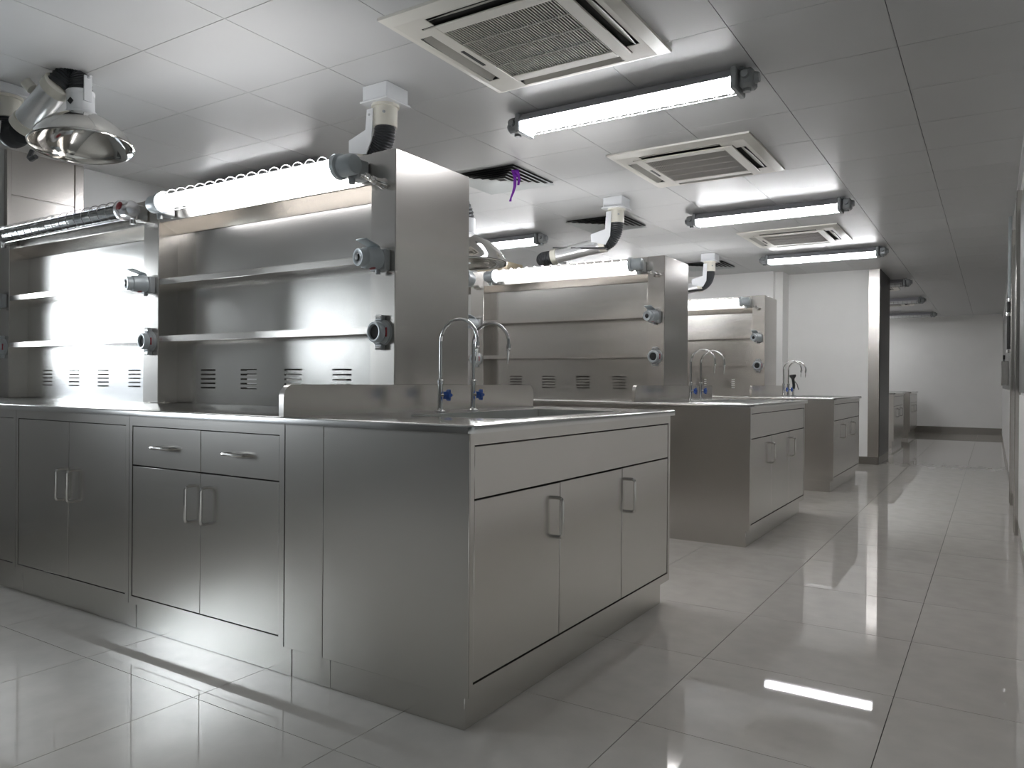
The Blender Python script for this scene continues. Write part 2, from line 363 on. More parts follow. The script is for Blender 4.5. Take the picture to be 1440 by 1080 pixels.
def rack():
    t = thing('reagent_rack', 'tall steel reagent shelving on the nearest bench, left of its taps', 'shelving', (-2.5, .855, .933), 'steel reagent shelving standing on the benches')
    z0 = .9335
    for x0, x1 in PX: build('post', MB().box(x0, x1, RY0, RY1, z0, ZT, .003), STEEL, t)
    for a in (0, 1):
        x0, x1 = PX[a + 1][1], PX[a][0]
        for side in (0, 1):
            ya, yb = (RB0, RB0 + .003) if side == 0 else (RB1 - .003, RB1)
            pn = MB(); zs = [1.015 + .0235 * k for k in range(5)]; sl = .0085; zlo, zhi = zs[0] - .01, zs[-1] + .02
            cs = [(x0 + x1) / 2 + d for d in (-.50, -.17, .16, .49)]; hw = .062
            pn.box(x0, x1, ya, yb, z0, zlo).box(x0, x1, ya, yb, zhi, 1.8615)
            e = [x0] + [q for c in cs for q in (c - hw, c + hw)] + [x1]
            for k in range(0, len(e), 2): pn.box(e[k], e[k + 1], ya, yb, zlo, zhi)
            for c in cs:
                prev = zlo
                for zz in zs: pn.box(c - hw, c + hw, ya, yb, prev, zz); prev = zz + sl
                pn.box(c - hw, c + hw, ya, yb, prev, zhi)
            build('back_panel', pn, STEELB, t)
            build('upper_panel', MB().box(x0, x1, ya, yb, 1.8645, ZT - .012), STEELB, t)
            sg = 1 if side == 0 else -1; fy = RY0 if side == 0 else RY1; by = RB0 if side == 0 else RB1
            build('header', MB().box(x0, x1, fy + sg * .004, fy + sg * .016, 1.91, ZT - .002, .0015).prism([(x0, fy + sg * .016, 1.910), (x0, by - sg * .0005, 1.865), (x0, by - sg * .0005, 1.8665), (x0, fy + sg * .016, 1.9135)], (x1 - x0, 0, 0)), STEEL, t)
            for zz in (1.572, 1.264):
                build('shelf', MB().box(x0, x1, fy + sg * .003, by, zz + .030, zz + .033).box(x0, x1, fy + sg * .003, fy + sg * .016, zz, zz + .033, .0015).box(x0, x1, fy + sg * .016, by, zz + .006, zz + .0085), STEEL, t)
        build('top_cover', MB().box(x0, x1, RY0 + .017, RY1 - .017, ZT - .01, ZT - .004), STEEL, t)
    return t

def rack_lamp(x0, x1, label, lit, y=.50, z=1.977):
    t = thing('rack_lamp', label, 'lamp', ((x0 + x1) / 2, y, z), 'caged tube lamps on the shelving headers')
    a, b = x0 + .13, x1 - .15
    if lit: build('lit_tube', MB().cyl((a, y, z), (b, y, z), .034, n=16), LITR, t)
    else:
        build('glass_tube', MB().lathe((a, y, z), (1, 0, 0), [(.040, 0), (.040, b - a)], 20, caps=False), GLASS, t)
        build('tube', MB().cyl((a, y - .016, z), (b, y - .016, z), .013, n=12), OFFT, t)
        build('tube', MB().cyl((a, y + .016, z), (b, y + .016, z), .013, n=12), OFFT, t)
    cg = MB(); n = 17
    for k in range(n):
        cg.ring((a + .02 + (b - a - .04) * k / (n - 1), y, z + .004), (1, .12, .0), .052, .0026, 18, 5)
    for q in (30, 150, 270): cg.tube([(a - .01, y + .049 * math.cos(R(q)), z + .049 * math.sin(R(q))), (b + .01, y + .049 * math.cos(R(q)), z + .049 * math.sin(R(q)))], .002, 6)
    build('guard_cage', cg, WIREW, t)
    for e, d in ((a, -1), (b, 1)):
        c = MB().lathe((e, y, z), (d, 0, 0), [(.055, -.012), (.055, .008), (.046, .012), (.046, .075), (.040, .088), (.020, .094)], 20)
        cc = build('end_cap', c, GREYL if lit else WIREW, t)
        bx = MB().box(e + d * .02, e + d * .085, y + .02, RY0 - .0006, z - .055, z + .03, .006).cyl((e + d * .05, y + .02, z - .05), (e + d * .05, y + .02, z - .075), .014, n=12)
        build('mount_box', bx, GREYP if lit else HANDLE, t)
        if not lit and d > 0: build('red_badge', MB().lathe((e + .03, y - .043, z + .015), (0, -1, .3), [(.022, 0), (.022, .006), (.015, .009)], 14), RED, t)
    return t
def socket_upper(x, label, rear=False):
    z = 1.578; fy = RY1 if rear else RY0; s = 1 if rear else -1
    t = thing('power_socket', label, 'socket', (x, fy, z), 'explosion-proof sockets at the upper shelf')
    build('base', MB().box(x - .045, x + .045, fy, fy + s * .035, z - .05, z + .04, .006).cyl((x, fy + s * .03, z - .045), (x, fy + s * .03, z - .065), .011, n=12), GREYP, t)
    ax = Vector((-.22, s * 1., -.05)); o = Vector((x, fy + s * .034, z))
    build('barrel', MB().lathe(o, ax, [(.046, -.004), (.046, .012), (.044, .016), (.044, .066), (.038, .072), (.036, .098), (.031, .098), (.022, .094), (.014, .09)], 22), GREYL, t)
    build('outlet_hole', MB().lathe(o + ax.normalized() * .0985, ax, [(.017, 0), (.012, .006), (.009, .0065)], 16), BLACK, t)
    rot = Matrix.Rotation(R(-14 * (1 if not rear else -1)), 3, 'X')
    build('flap_lid', MB().box(x - .055, x + .005, fy + s * .03, fy + s * .112, z + .052, z + .060, .003, rot, (x, fy + s * .035, z + .05)).cyl((x - .055, fy + s * .036, z + .046), (x + .01, fy + s * .036, z + .046), .008, n=10), GREYL, t)
    build('red_badge', MB().lathe(o + Vector((0, s * .03, -.041)), (.3, 0, -1), [(.014, 0), (.014, .004)], 12), RED, t)
    return t
def socket_lower(x, label):
    z = 1.268; t = thing('plug_socket', label, 'socket', (x, RY0, z), 'round sockets at the lower shelf')
    b = MB().lathe((x, RY0, z), (0, -1, 0), [(.057, 0), (.057, .016), (.050, .022), (.047, .028)], 24)
    b.box(x - .020, x + .020, RY0 - .026, RY0, z + .048, z + .074, .004).box(x - .020, x + .020, RY0 - .026, RY0, z - .074, z - .048, .004)
    build('base', b, GREYP, t)
    o = Vector((x, RY0 - .028, z)); ax = Vector((-.12, -1, 0))
    build('collar', MB().lathe(o, ax, [(.044, -.004), (.044, .022), (.040, .026), (.033, .025), (.030, .012)], 24), GREYL, t)
    build('outlet_face', MB().lathe(o + ax.normalized() * .0128, ax, [(.030, 0), (.030, .002), (.014, .004)], 18), DARKGAP, t)
    for s in (-1, 1): build('latch', MB().cyl((x - .014, RY0 - .018, z + s * .064), (x + .014, RY0 - .018, z + s * .064), .010, n=10), HANDLE, t)
    build('red_badge', MB().box(x + .034, x + .049, RY0 - .0285, RY0 - .022, z - .02, z + .02, .002), RED, t)
    return t
def gas_valve(x, label):
    z = 1.903; t = thing('gas_valve', label, 'valve', (x, RY0, z), 'twin gas nozzles at the top of the posts')
    build('rosette', MB().lathe((x, RY0, z), (0, -1, 0), [(.024, 0), (.024, .004), (.019, .012), (.016, .05), (.017, .056)], 18), CHROME, t)
    for dx in (-.42, .08):
        o = Vector((x - .002, RY0 - .05, z + .002)); ax = Vector((dx, -1, .18))
        n = build('nozzle', MB().lathe(o, ax, [(.0135, 0), (.0135, .02), (.010, .024), (.0085, .04), (.0105, .044), (.0075, .052), (.0095, .056), (.0055, .066)], 14), CHROME, t)
        build('bore', MB().lathe(o + ax.normalized() * .0662, ax, [(.0045, 0), (.0035, .0008)], 10), BLACK, n)
    return t
UL = 'upper %s socket with open flap on the %s'
B1 = dict(sink=sink_cabinet())
B1['c1'] = base_cabinet(-1.771, -.806, True, 'steel base cabinet with two drawers above two doors, nearest bench')
B1['c2'] = base_cabinet(-2.748, -1.771, False, 'steel base cabinet with two tall doors, left of the drawer cabinet')
B1['c3'] = base_cabinet(-3.725, -2.748, False, 'steel base cabinet cut off by the left edge of the photo')
B1['top'] = worktop(); B1['ctr'] = sink_counter(); B1['rack'] = rack()
B1['tapA'] = tap(.668, 'left chrome gooseneck tap with blue knob on the nearest sink')
B1['tapB'] = tap(.902, 'right chrome gooseneck tap with blue knob on the nearest sink')
B1['lampA'] = rack_lamp(-2.46, -.90, 'glowing caged tube lamp on the nearest shelving, right bay', True)
B1['lampB'] = rack_lamp(-4.16, -2.53, 'unlit clear caged tube lamp on the nearest shelving, left bay', False)
px = [(-.885), (-2.57), (-4.235)]
wh = ['end post of the nearest shelving', 'middle post of the nearest shelving', 'left nearest shelving post']
SKU, SKL = [], []
for x, n in zip(px, wh):
    SKU.append(socket_upper(x, 'grey barrel socket with open flap, upper one on the ' + n))
    SKL.append(socket_lower(x, 'round grey socket with dark hole, lower one on the ' + n))
SKR = socket_upper(-.885, 'grey barrel socket peeking out behind the end post of the nearest shelving', True)
GV = gas_valve(-.885, 'chrome twin gas nozzle at the top of the nearest end post')
bpy.context.view_layer.update()
B2Y, B3Y = 3.09, 6.11
for dy, nm, cs in ((B2Y, 'second', ('c1', 'c2')), (B3Y, 'third', ('c1',))):
    D = (0, dy, 0)
    copy_tree(B1['sink'], D, 'steel sink cabinet at the corridor end of the %s bench' % nm)
    if 'c1' in cs: copy_tree(B1['c1'], D, 'steel drawer and door cabinet under the worktop of the %s bench' % nm)
    if 'c2' in cs: copy_tree(B1['c2'], D, 'steel two door cabinet under the worktop of the %s bench' % nm)
    copy_tree(B1['top'], D, 'brushed steel worktop of the %s bench, under its shelving' % nm)
    copy_tree(B1['ctr'], D, 'steel sink top with basin and splashback on the %s bench' % nm)
    copy_tree(B1['rack'], D, 'tall steel reagent shelving standing on the %s bench' % nm)
    copy_tree(B1['tapA'], D, 'left chrome gooseneck tap on the sink of the %s bench' % nm)
    copy_tree(B1['tapB'], D, 'right chrome gooseneck tap on the sink of the %s bench' % nm)
    copy_tree(B1['lampA'], D, 'glowing caged tube lamp on the shelving of the %s bench' % nm)
    copy_tree(SKU[0], D, 'grey barrel socket, upper one on the end post of the %s shelving' % nm)
    copy_tree(SKL[0], D, 'round grey socket, lower one on the end post of the %s shelving' % nm)
    copy_tree(GV, D, 'chrome twin gas nozzle at the top of the end post of the %s shelving' % nm)
    if nm == 'second':
        copy_tree(SKU[1], D, 'grey barrel socket, upper one on the left post of the second shelving')
        copy_tree(SKL[1], D, 'round grey socket, lower one on the left post of the second shelving')
        gv = copy_tree(GV, (px[1] - px[0], dy, 0), 'chrome twin gas nozzle at the top of the left post of the second shelving')
        copy_tree(SKR, D, 'grey barrel socket on the rear of the end post of the second shelving')
# far corridor benches
for yy, nm in ((12.42, 'nearer'), (15.35, 'farther')):
    D = (-.1, yy, 0)
    copy_tree(B1['sink'], D, 'small looking steel sink cabinet, %s one past the column at the corridor end' % nm)
    copy_tree(B1['ctr'], D, 'small looking steel sink top, %s one past the column at the corridor end' % nm)
copy_tree(B1['tapB'], (-.1, 12.42, 0), 'small looking tap just past the dark column, far corridor sink')
# eyewash on the third sink
ex, ey, ez = -.60, 1.02 + B3Y, .933
ew = thing('eyewash_spray', 'black hand eyewash spray standing beside the taps of the third sink', 'eyewash', (ex, ey, ez))
build('stand', MB().lathe((ex, ey, ez), (0, 0, 1), [(.028, 0), (.028, .006), (.012, .012), (.012, .06), (.018, .064), (.018, .08)], 16), CHROME, ew)
build('grip', MB().tube([(ex, ey, ez + .07), (ex + .004, ey, ez + .12), (ex - .004, ey, ez + .18)], .016, 12), BLACK, ew)
build('spray_head', MB().lathe((ex - .004, ey, ez + .175), (-.1, 0, 1), [(.014, 0), (.018, .02), (.036, .045), (.038, .06), (.030, .066)], 18), BLACK, ew)
build('lever', MB().tube([(ex + .01, ey, ez + .17), (ex + .04, ey, ez + .13), (ex + .055, ey, ez + .07)], .006, 8), HANDLE, ew)

# ------------------------------------------------------------------ ceiling lamps
def ceiling_lamp(x0, x1, y, label, lit):
    z = 2.560; t = thing('ceiling_lamp', label, 'lamp', ((x0 + x1) / 2, y, ZC), 'caged tube lamps hung under the ceiling')
    a, b = x0 + .12, x1 - .12; f = lambda q, r: (a, q, r)
    pr = [(a, y - .04, z + .024), (a, y - .092, z - .012), (a, y - .093, z - .008), (a, y - .05, z + .042), (a, y + .05, z + .042), (a, y + .093, z - .008), (a, y + .092, z - .012), (a, y + .04, z + .024)]
    build('tray', MB().prism(pr, (b - a, 0, 0)), TRAY, t)
    tb = MB().cyl((a + .01, y, z - .012), (b - .01, y, z - .012), .042, n=16)
    build('lit_tube' if lit else 'glass_tube', tb, LIT if lit else OFFT, t)
    cg = MB(); n = 16
    for k in range(n):
        xx = a + .03 + (b - a - .06) * k / (n - 1)
        cg.tube([(xx, y + .062 * math.cos(R(q)), z - .006 + .062 * math.sin(R(q))) for q in range(175, 366, 19)], .0024, 5)
    for q in (200, 245, 295, 340): cg.tube([(a, y + .062 * math.cos(R(q)), z - .006 + .062 * math.sin(R(q))), (b, y + .062 * math.cos(R(q)), z - .006 + .062 * math.sin(R(q)))], .0022, 5)
    build('guard_cage', cg, WIREW, t)
    for e, d in ((a, -1), (b, 1)):
        c = MB().box(e, e + d * .03, y - .086, y + .086, z - .066, z + .042, .006).box(e + d * .03, e + d * .10, y - .05, y + .05, z - .052, z + .036, .012)
        c.cyl((e + d * .10, y, z - .005), (e + d * .12, y, z - .005), .03, .024, 14).cyl((e + d * .065, y - .05, z), (e + d * .065, y - .075, z), .018, n=12).cyl((e + d * .065, y + .05, z), (e + d * .065, y + .072, z), .016, n=12)
        c.cyl((e + d * .06, y, z - .05), (e + d * .06, y, z - .066), .02, n=12)
        build('end_cap', c, GREYP, t)
        build('bracket', MB().box(e + d * .02, e + d * .05, y - .02, y + .02, z + .04, ZC - .0005, .002), GREYP, t)
    return t
ceiling_lamp(-1.10, .345, 1.91, 'glowing caged ceiling lamp nearest the camera, beside the large air conditioner', True)
ceiling_lamp(-1.095, .34, 4.92, 'glowing caged ceiling lamp between the second and third air conditioner', True)
ceiling_lamp(-1.085, .32, 7.50, 'glowing caged ceiling lamp before the white recess wall', True)
ceiling_lamp(-4.02, -2.585, 4.95, 'glowing caged ceiling lamp half hidden by the nearest shelving end', True)
ceiling_lamp(-4.02, -2.62, 7.5, 'added fill lamp, unseen behind the second shelving', True)  # unseen lamp added to brighten the walls at the back
ceiling_lamp(-4.02, -2.585, 1.91, 'glowing caged ceiling lamp hidden behind the nearest rack lamp', True)
for y, n in ((10.50, 'first'), (13.17, 'second'), (16.27, 'third')):
    ceiling_lamp(-1.05, .317, y, 'unlit caged ceiling lamp, %s one past the steel column' % n, False)

for y, n in ((11.2, 'first'), (13.6, 'second'), (16.0, 'third')): ceiling_lamp(-2.0, -.6, y, 'added fill lamp for the far corridor, unseen behind the column, %s one' % n, True)  # unseen lamps added to lighten the far end of the corridor
# ------------------------------------------------------------------ air conditioners
def cassette(x0, x1, y0, y1, label):
    t = thing('ceiling_air_conditioner', label, 'air conditioner', ((x0 + x1) / 2, (y0 + y1) / 2, ZC), 'four way ceiling air conditioners')
    z = ZC - .03; cx, cy = (x0 + x1) / 2, (y0 + y1) / 2; e = .012; g = .275; s = .012
    o0, o1, L = .345, .408, .275       # outlet slot, half length
    f = MB()
    # rim with a sloping edge
    def loop(k, zz): return [(x0 + k, y0 + k, zz), (x1 - k, y0 + k, zz), (x1 - k, y1 - k, zz), (x0 + k, y1 - k, zz)]
    A, Bq, Cq = loop(0, ZC - .0005), loop(.002, ZC - .012), loop(.05, z)
    f.add(A + Bq + Cq, [(i, (i + 1) % 4, 4 + (i + 1) % 4, 4 + i) for i in range(4)] + [(4 + i, 4 + (i + 1) % 4, 8 + (i + 1) % 4, 8 + i) for i in range(4)])
    zt = z + .003; ix0, ix1, iy0, iy1 = x0 + .05, x1 - .05, y0 + .05, y1 - .05
    f.box(ix0, cx - o1, iy0, iy1, z, zt).box(cx + o1, ix1, iy0, iy1, z, zt).box(cx - o1, cx + o1, iy0, cy - o1, z, zt).box(cx - o1, cx + o1, cy + o1, iy1, z, zt)
    for sx in (-1, 1):
        f.box(cx + sx * o0, cx + sx * o1, cy - o1, cy - L, z, zt).box(cx + sx * o0, cx + sx * o1, cy + L, cy + o1, z, zt)
        f.box(cx - o0, cx - L, cy + sx * o0, cy + sx * o1, z, zt).box(cx + L, cx + o0, cy + sx * o0, cy + sx * o1, z, zt)
    build('panel', f, ACW, t)
    q = MB()
    for sx in (-1, 1):
        q.box(cx + sx * g, cx + sx * (o0 - .006), cy - o0 + .006, cy + o0 - .006, z - .006, zt, .002)
        q.box(cx - g, cx + g, cy + sx * g, cy + sx * (o0 - .006), z - .006, zt, .002)
    build('grille_frame', q, ACW, t)
    build('intake', MB().box(cx - g, cx + g, cy - g, cy + g, z + .006, z + .01).box(cx - o1, cx + o1, cy - o1, cy + o1, z + .02, z + .024), ACD, t)
    gr = MB(); n = 40
    for k in range(n):
        xx = cx - g + (k + .5) * 2 * g / n; gr.box(xx - .0030, xx + .0030, cy - g, cy + g, z - .003, z + .004)
    gr2 = gr
    o = build('grille_slats', gr2, ACG, t); o['kind'] = 'stuff'
    for k in (-.5, 0, .5): build('grille_rib', MB().box(cx - g, cx + g, cy + k * g - .003, cy + k * g + .003, z - .0045, z + .003), ACG, t)
    for sx in (-1, 1):
        for ax in (0, 1):
            m_ = MB(); n_ = 12; Q = []
            for u in range(n_ + 1):
                v = -1 + 2 * u / n_; k_ = .018 * max(0, abs(v) - .35) ** 1.5
                Q.append((v * (L - .008), o0 + .014 + k_ * .6, o1 - .006 - k_))
            vs = []
            for b_, a0, a1 in Q:
                for (q, dz) in ((a0, .016), (a1, -.003), (a1, .0), (a0, .019)):
                    vs.append((cx + sx * q, cy + b_, z + dz) if ax == 0 else (cx + b_, cy + sx * q, z + dz))
            fs = [(4 * u + w_, 4 * u + (w_ + 1) % 4, 4 * u + 4 + (w_ + 1) % 4, 4 * u + 4 + w_) for u in range(n_) for w_ in range(4)] + [(0, 3, 2, 1), (4 * n_, 4 * n_ + 1, 4 * n_ + 2, 4 * n_ + 3)]
            build('louvre', m_.add(vs, fs), ACV, t)
    build('display', MB().box(cx - g - .045, cx - g - .028, cy - .09, cy + .09, z - .0075, z - .005), BLACK, t)
    return t
AC = cassette(-.925, .040, .585, 1.535, 'large ivory ceiling air conditioner nearest the camera, at the top edge')
bpy.context.view_layer.update()
copy_tree(AC, (0, 2.27, 0), 'ivory ceiling air conditioner, second from the camera')
copy_tree(AC, (0, 5.36, 0), 'ivory ceiling air conditioner, third from the camera')
copy_tree(AC, (0, 10.3, 0), 'small looking air conditioner behind the first unlit lamp past the column')
copy_tree(AC, (0, 13.0, 0), 'small looking air conditioner behind the second unlit lamp past the column')

# ------------------------------------------------------------------ air diffusers
def diffuser(x0, x1, y0, y1, label):
    t = thing('air_diffuser', label, 'vent', ((x0 + x1) / 2, (y0 + y1) / 2, ZC), 'square louvred air diffusers in the ceiling')
    cx, cy = (x0 + x1) / 2, (y0 + y1) / 2; h = (x1 - x0) / 2
    build('back_plate', MB().box(x0 + .01, x1 - .01, y0 + .01, y1 - .01, ZC - .003, ZC - .0005), ACD, t)
    for k in range(6):
        r = h - k * .046; i = max(r - .034, .004)
        f = MB()
        a = [(cx - r, cy - r, ZC - .020), (cx + r, cy - r, ZC - .020), (cx + r, cy + r, ZC - .020), (cx - r, cy + r, ZC - .020)]
        b = [(cx - i, cy - i, ZC - .008), (cx + i, cy - i, ZC - .008), (cx + i, cy + i, ZC - .008), (cx - i, cy + i, ZC - .008)]
        f.add(a + b + [(p[0], p[1], p[2] + .002) for p in a + b], [(j, (j + 1) % 4, 4 + (j + 1) % 4, 4 + j) for j in range(4)] + [(8 + j, 12 + j, 12 + (j + 1) % 4, 8 + (j + 1) % 4) for j in range(4)])
        build('louvre_ring', f, DIFF, t)
    return t
DF = diffuser(-2.165, -1.57, 2.70, 3.295, 'square ceiling air diffuser with purple ribbon, beside the nearest shelving')
bpy.context.view_layer.update()
copy_tree(DF, (.0, 1.86, 0), 'square ceiling air diffuser behind the second extraction arm')
copy_tree(DF, (0, 4.9, 0), 'square ceiling air diffuser behind the third extraction arm')
rb = thing('ribbon', 'purple ribbon hanging from the nearest square air diffuser', 'ribbon', (-1.62, 2.79, ZC - .02))
def strip(P, w_, dirv):
    m = MB(); d = Vector(dirv).normalized(); vs = []
    for i, p in enumerate(P):
        p = Vector(p); a = d * w_[i] / 2; vs += [p - a, p + a]
    n = len(P); nrm = d.cross(Vector((0, 0, 1))).normalized() * .0008
    m.add([v + nrm for v in vs] + [v - nrm for v in vs], [(2 * i, 2 * i + 1, 2 * i + 3, 2 * i + 2) for i in range(n - 1)] + [(2 * n + 2 * i, 2 * n + 2 * i + 2, 2 * n + 2 * i + 3, 2 * n + 2 * i + 1) for i in range(n - 1)]
          + [(2 * i, 2 * i + 2, 2 * n + 2 * i + 2, 2 * n + 2 * i) for i in range(n - 1)] + [(2 * i + 1, 2 * n + 2 * i + 1, 2 * n + 2 * i + 3, 2 * i + 3) for i in range(n - 1)])
    return m
rx, ry, rz = -1.62, 2.79, ZC - .016
build('long_tail', strip([(rx, ry, rz), (rx + .004, ry, rz - .06), (rx + .003, ry, rz - .12), (rx - .012, ry, rz - .165), (rx - .03, ry, rz - .20), (rx - .036, ry, rz - .225)], [.05, .022, .022, .018, .012, .018], (.84, .54, 0)), PURPLE, rb)
build('short_tail', strip([(rx + .012, ry, rz), (rx + .032, ry, rz - .04), (rx + .040, ry, rz - .075), (rx + .032, ry, rz - .115)], [.04, .022, .020, .016], (.84, .54, 0)), PURPLE, rb)

# ------------------------------------------------------------------ extraction arms
def hose(path, r):
    P = [Vector(p) for p in path]; Q = []
    for i in range(len(P) - 1):
        n = max(2, int((P[i + 1] - P[i]).length / .007))
        Q += [P[i].lerp(P[i + 1], k / n) for k in range(n)]
    Q.append(P[-1]); return MB().tube(Q, r, 16, rfun=lambda i: r * (1.0 if i % 2 else .90))
def bez(a, b, c, n=10):
    a, b, c = Vector(a), Vector(b), Vector(c)
    return [a * (1 - t) ** 2 + b * 2 * t * (1 - t) + c * t * t for t in [i / n for i in range(n + 1)]]
def dome(t, c, ax, rr=.26):
    prof = [(rr * k, h) for k, h in ((.235, .0), (.32, -.006), (.48, -.022), (.64, -.046), (.78, -.076), (.89, -.108), (.96, -.138), (.985, -.157), (1.02, -.163), (1.022, -.160))]
    inner = [(r - .004 if r > .1 else r, h - .006) for r, h in reversed(prof)]
    build('dome_hood', MB().lathe(c, -Vector(ax), [(r, -h) for r, h in prof + inner], 40, caps=False), DOMEM, t)
def arm_top(t, m, hz, d, jz):
    """ceiling box, collar, bracket, hose down to the shoulder joint; d = horizontal arm direction"""
    x, y = m; d = Vector(d).normalized()
    build('ceiling_box', MB().box(x - .085, x + .085, y - .085, y + .085, ZC - .082, ZC - .0005, .004).box(x - .095, x + .095, y - .095, y + .095, ZC - .092, ZC - .082, .002), SNW, t)
    build('collar', MB().lathe((x, y, ZC - .092), (0, 0, -1), [(.074, 0), (.074, .012), (.064, .014), (.064, .115), (.060, .117)], 24), SNI, t)
    for k in (-1, 1): build('collar_screw', MB().cyl((x + .05 * k, y - .062, ZC - .15), (x + .05 * k, y - .072, ZC - .15), .007, n=8), GREYP, t)
    s = Vector((-d.y, d.x, 0))
    zt = ZC - .20
    sh = Vector((x, y, jz))
    H = bez((x, y, zt), (x, y, jz), Vector((x, y, jz)) + d * .10 + Vector((0, 0, -.035)), 16)
    build('flexible_hose', hose(H, .060), HOSE, t)
    q = Vector((x, y, zt)) + d * .068
    poly = [q + s * .03, q - s * .03]
    for k in (-1, 1):
        br = MB(); a = Vector((x, y, 0)) + s * (.066 * k)
        P = [a + d * .02 + Vector((0, 0, ZC - .12)), a + d * .065 + Vector((0, 0, ZC - .12)), a + d * .075 + Vector((0, 0, jz + .08)), a + d * .20 + Vector((0, 0, jz + .045)), a + d * .20 + Vector((0, 0, jz - .02)), a + d * .07 + Vector((0, 0, jz - .05)), a + d * .03 + Vector((0, 0, jz + .02))]
        br.prism(P, s * (.006 * k)); build('shoulder_bracket', br, SNW, t)
    return sh + d * .09 + Vector((0, 0, -.03))
def duct(t, a, b, r=.062):
    a, b = Vector(a), Vector(b); u = (b - a).normalized()
    build('arm_tube', MB().cyl(a, b, r, n=24), SNS, t)
    for p in (a, b - u * .05): build('tube_collar', MB().lathe(p, u, [(r, 0), (r + .006, .003), (r + .006, .05), (r, .053)], 24), SNI, t)
# arm over the nearest shelving: its dome hangs behind the shelving's end
t1 = thing('extraction_arm', 'white extraction arm rising above the nearest shelving end post, dome behind it', 'extraction arm', (-1.42, 1.19, ZC), 'jointed extraction arms hung from the ceiling')
j = arm_top(t1, (-1.42, 1.19), .2, (-1, .05, 0), 2.31)
e1 = Vector((-2.02, 1.33, 2.06)); duct(t1, j, e1)
p2 = Vector((-1.40, 1.52, 2.07)); H = [e1] + bez(e1, e1 + Vector((-.12, .10, -.03)), e1 + Vector((.06, .12, .0)), 10)
build('elbow_hose', hose(H, .058), HOSE, t1); duct(t1, e1 + Vector((.06, .12, 0)), p2)
c = Vector((-1.235, 1.66, 1.90)); H = bez(p2, p2 + Vector((.16, .11, .09)), c + Vector((0, 0, .09)), 12)
build('wrist_hose', hose(H, .056), HOSE, t1)
build('neck', MB().lathe(c + Vector((0, 0, .09)), (0, 0, -1), [(.060, 0), (.060, .085), (.068, .09), (.068, .10)], 22), SNW, t1)
dome(t1, c, (0, 0, 1), .24)
# arm over the second bench
t2 = thing('extraction_arm', 'long white extraction arm with black hose elbows above the second bench', 'extraction arm', (-1.37, 4.0, ZC), 'jointed extraction arms hung from the ceiling')
j = arm_top(t2, (-1.37, 4.0), .2, (-1, -.1, 0), 2.27)
e2 = Vector((-1.95, 3.94, 2.16)); duct(t2, j, e2)
build('gas_spring', MB().cyl((-1.43, 3.93, 2.19), (-1.75, 3.91, 2.215), .009, n=8).cyl((-1.75, 3.91, 2.215), (-1.93, 3.91, 2.235), .005, n=8), BLACK, t2)
H = bez(e2, e2 + Vector((-.17, -.01, .0)), e2 + Vector((-.12, .14, -.02)), 12); build('elbow_hose', hose(H, .058), HOSE, t2)
f2 = e2 + Vector((-.09, .42, -.05)); duct(t2, e2 + Vector((-.12, .14, -.02)), f2)
c = f2 + Vector((0, .14, -.14)); build('wrist_hose', hose(bez(f2, f2 + Vector((0, .14, .02)), c, 12), .056), HOSE, t2); build('neck', MB().lathe(c, (0, 0, -1), [(.060, 0), (.060, .08), (.066, .085), (.066, .10)], 22), SNW, t2)
dome(t2, c + Vector((0, 0, -.095)), (0, 0, 1), .24)
# arm over the third bench
t3 = thing('extraction_arm', 'white extraction arm showing beside the second shelving end, above the third bench', 'extraction arm', (-1.56, 7.08, ZC), 'jointed extraction arms hung from the ceiling')
j = arm_top(t3, (-1.56, 7.08), .2, (-1, -.15, 0), 2.27)
e3 = Vector((-2.1, 6.98, 2.17)); duct(t3, j, e3)
build('gas_spring', MB().cyl((-1.62, 7.01, 2.185), (-1.95, 6.97, 2.17), .010, n=8), BLACK, t3)
H = bez(e3, e3 + Vector((-.17, -.01, 0)), e3 + Vector((-.12, .14, -.01)), 10); build('elbow_hose', hose(H, .058), HOSE, t3)
f3 = e3 + Vector((-.1, .46, -.02)); duct(t3, e3 + Vector((-.12, .14, -.01)), f3)
c = f3 + Vector((0, .14, -.13)); build('wrist_hose', hose(bez(f3, f3 + Vector((0, .14, .02)), c, 12), .056), HOSE, t3); dome(t3, c, (0, 0, 1), .24)
# arm at the left edge with the big dome towards the camera
t4 = thing('extraction_arm', 'polished extraction arm with bright open dome at the left edge', 'extraction arm', (-3.09, .12, ZC), 'jointed extraction arms hung from the ceiling')
x, y = -3.145, .125
build('ceiling_box', MB().box(x - .085, x + .085, y - .085, y + .085, ZC - .050, ZC - .0005, .004), SNW, t4)
build('collar', MB().lathe((x, y, ZC - .050), (0, 0, -1), [(.074, 0), (.074, .014), (.064, .016), (.064, .115), (.060, .117)], 24), SNI, t4)
build('blue_mark', MB().box(x + .028, x + .052, y - .0655, y - .058, ZC - .118, ZC - .105), BLUE, t4)
A = Vector((-2.945, .11, 2.365)); Bp = Vector((-2.668, .15, 2.545))
H = bez((x, y, ZC - .165), (x + .0, y, 2.30), A + (Bp - A) * -.05 + Vector((0, 0, -.02)), 12); build('flexible_hose', hose(H, .056), HOSE, t4)
build('shoulder_bracket', MB().prism([(x - .05, y - .072, ZC - .10), (x - .02, y - .072, ZC - .10), (x - .02, y - .072, 2.42), (x + .10, y - .072, 2.40), (x + .09, y - .072, 2.34), (x - .03, y - .072, 2.30), (x - .06, y - .072, 2.28)], (0, -.008, 0)), SNW, t4)
duct(t4, A, Bp, .064)
build('clamp_knob', MB().cyl((-2.80, .09, 2.525), (-2.825, .07, 2.56), .028, n=12), SNI, t4)
N = Vector((-2.62, .232, 2.520))
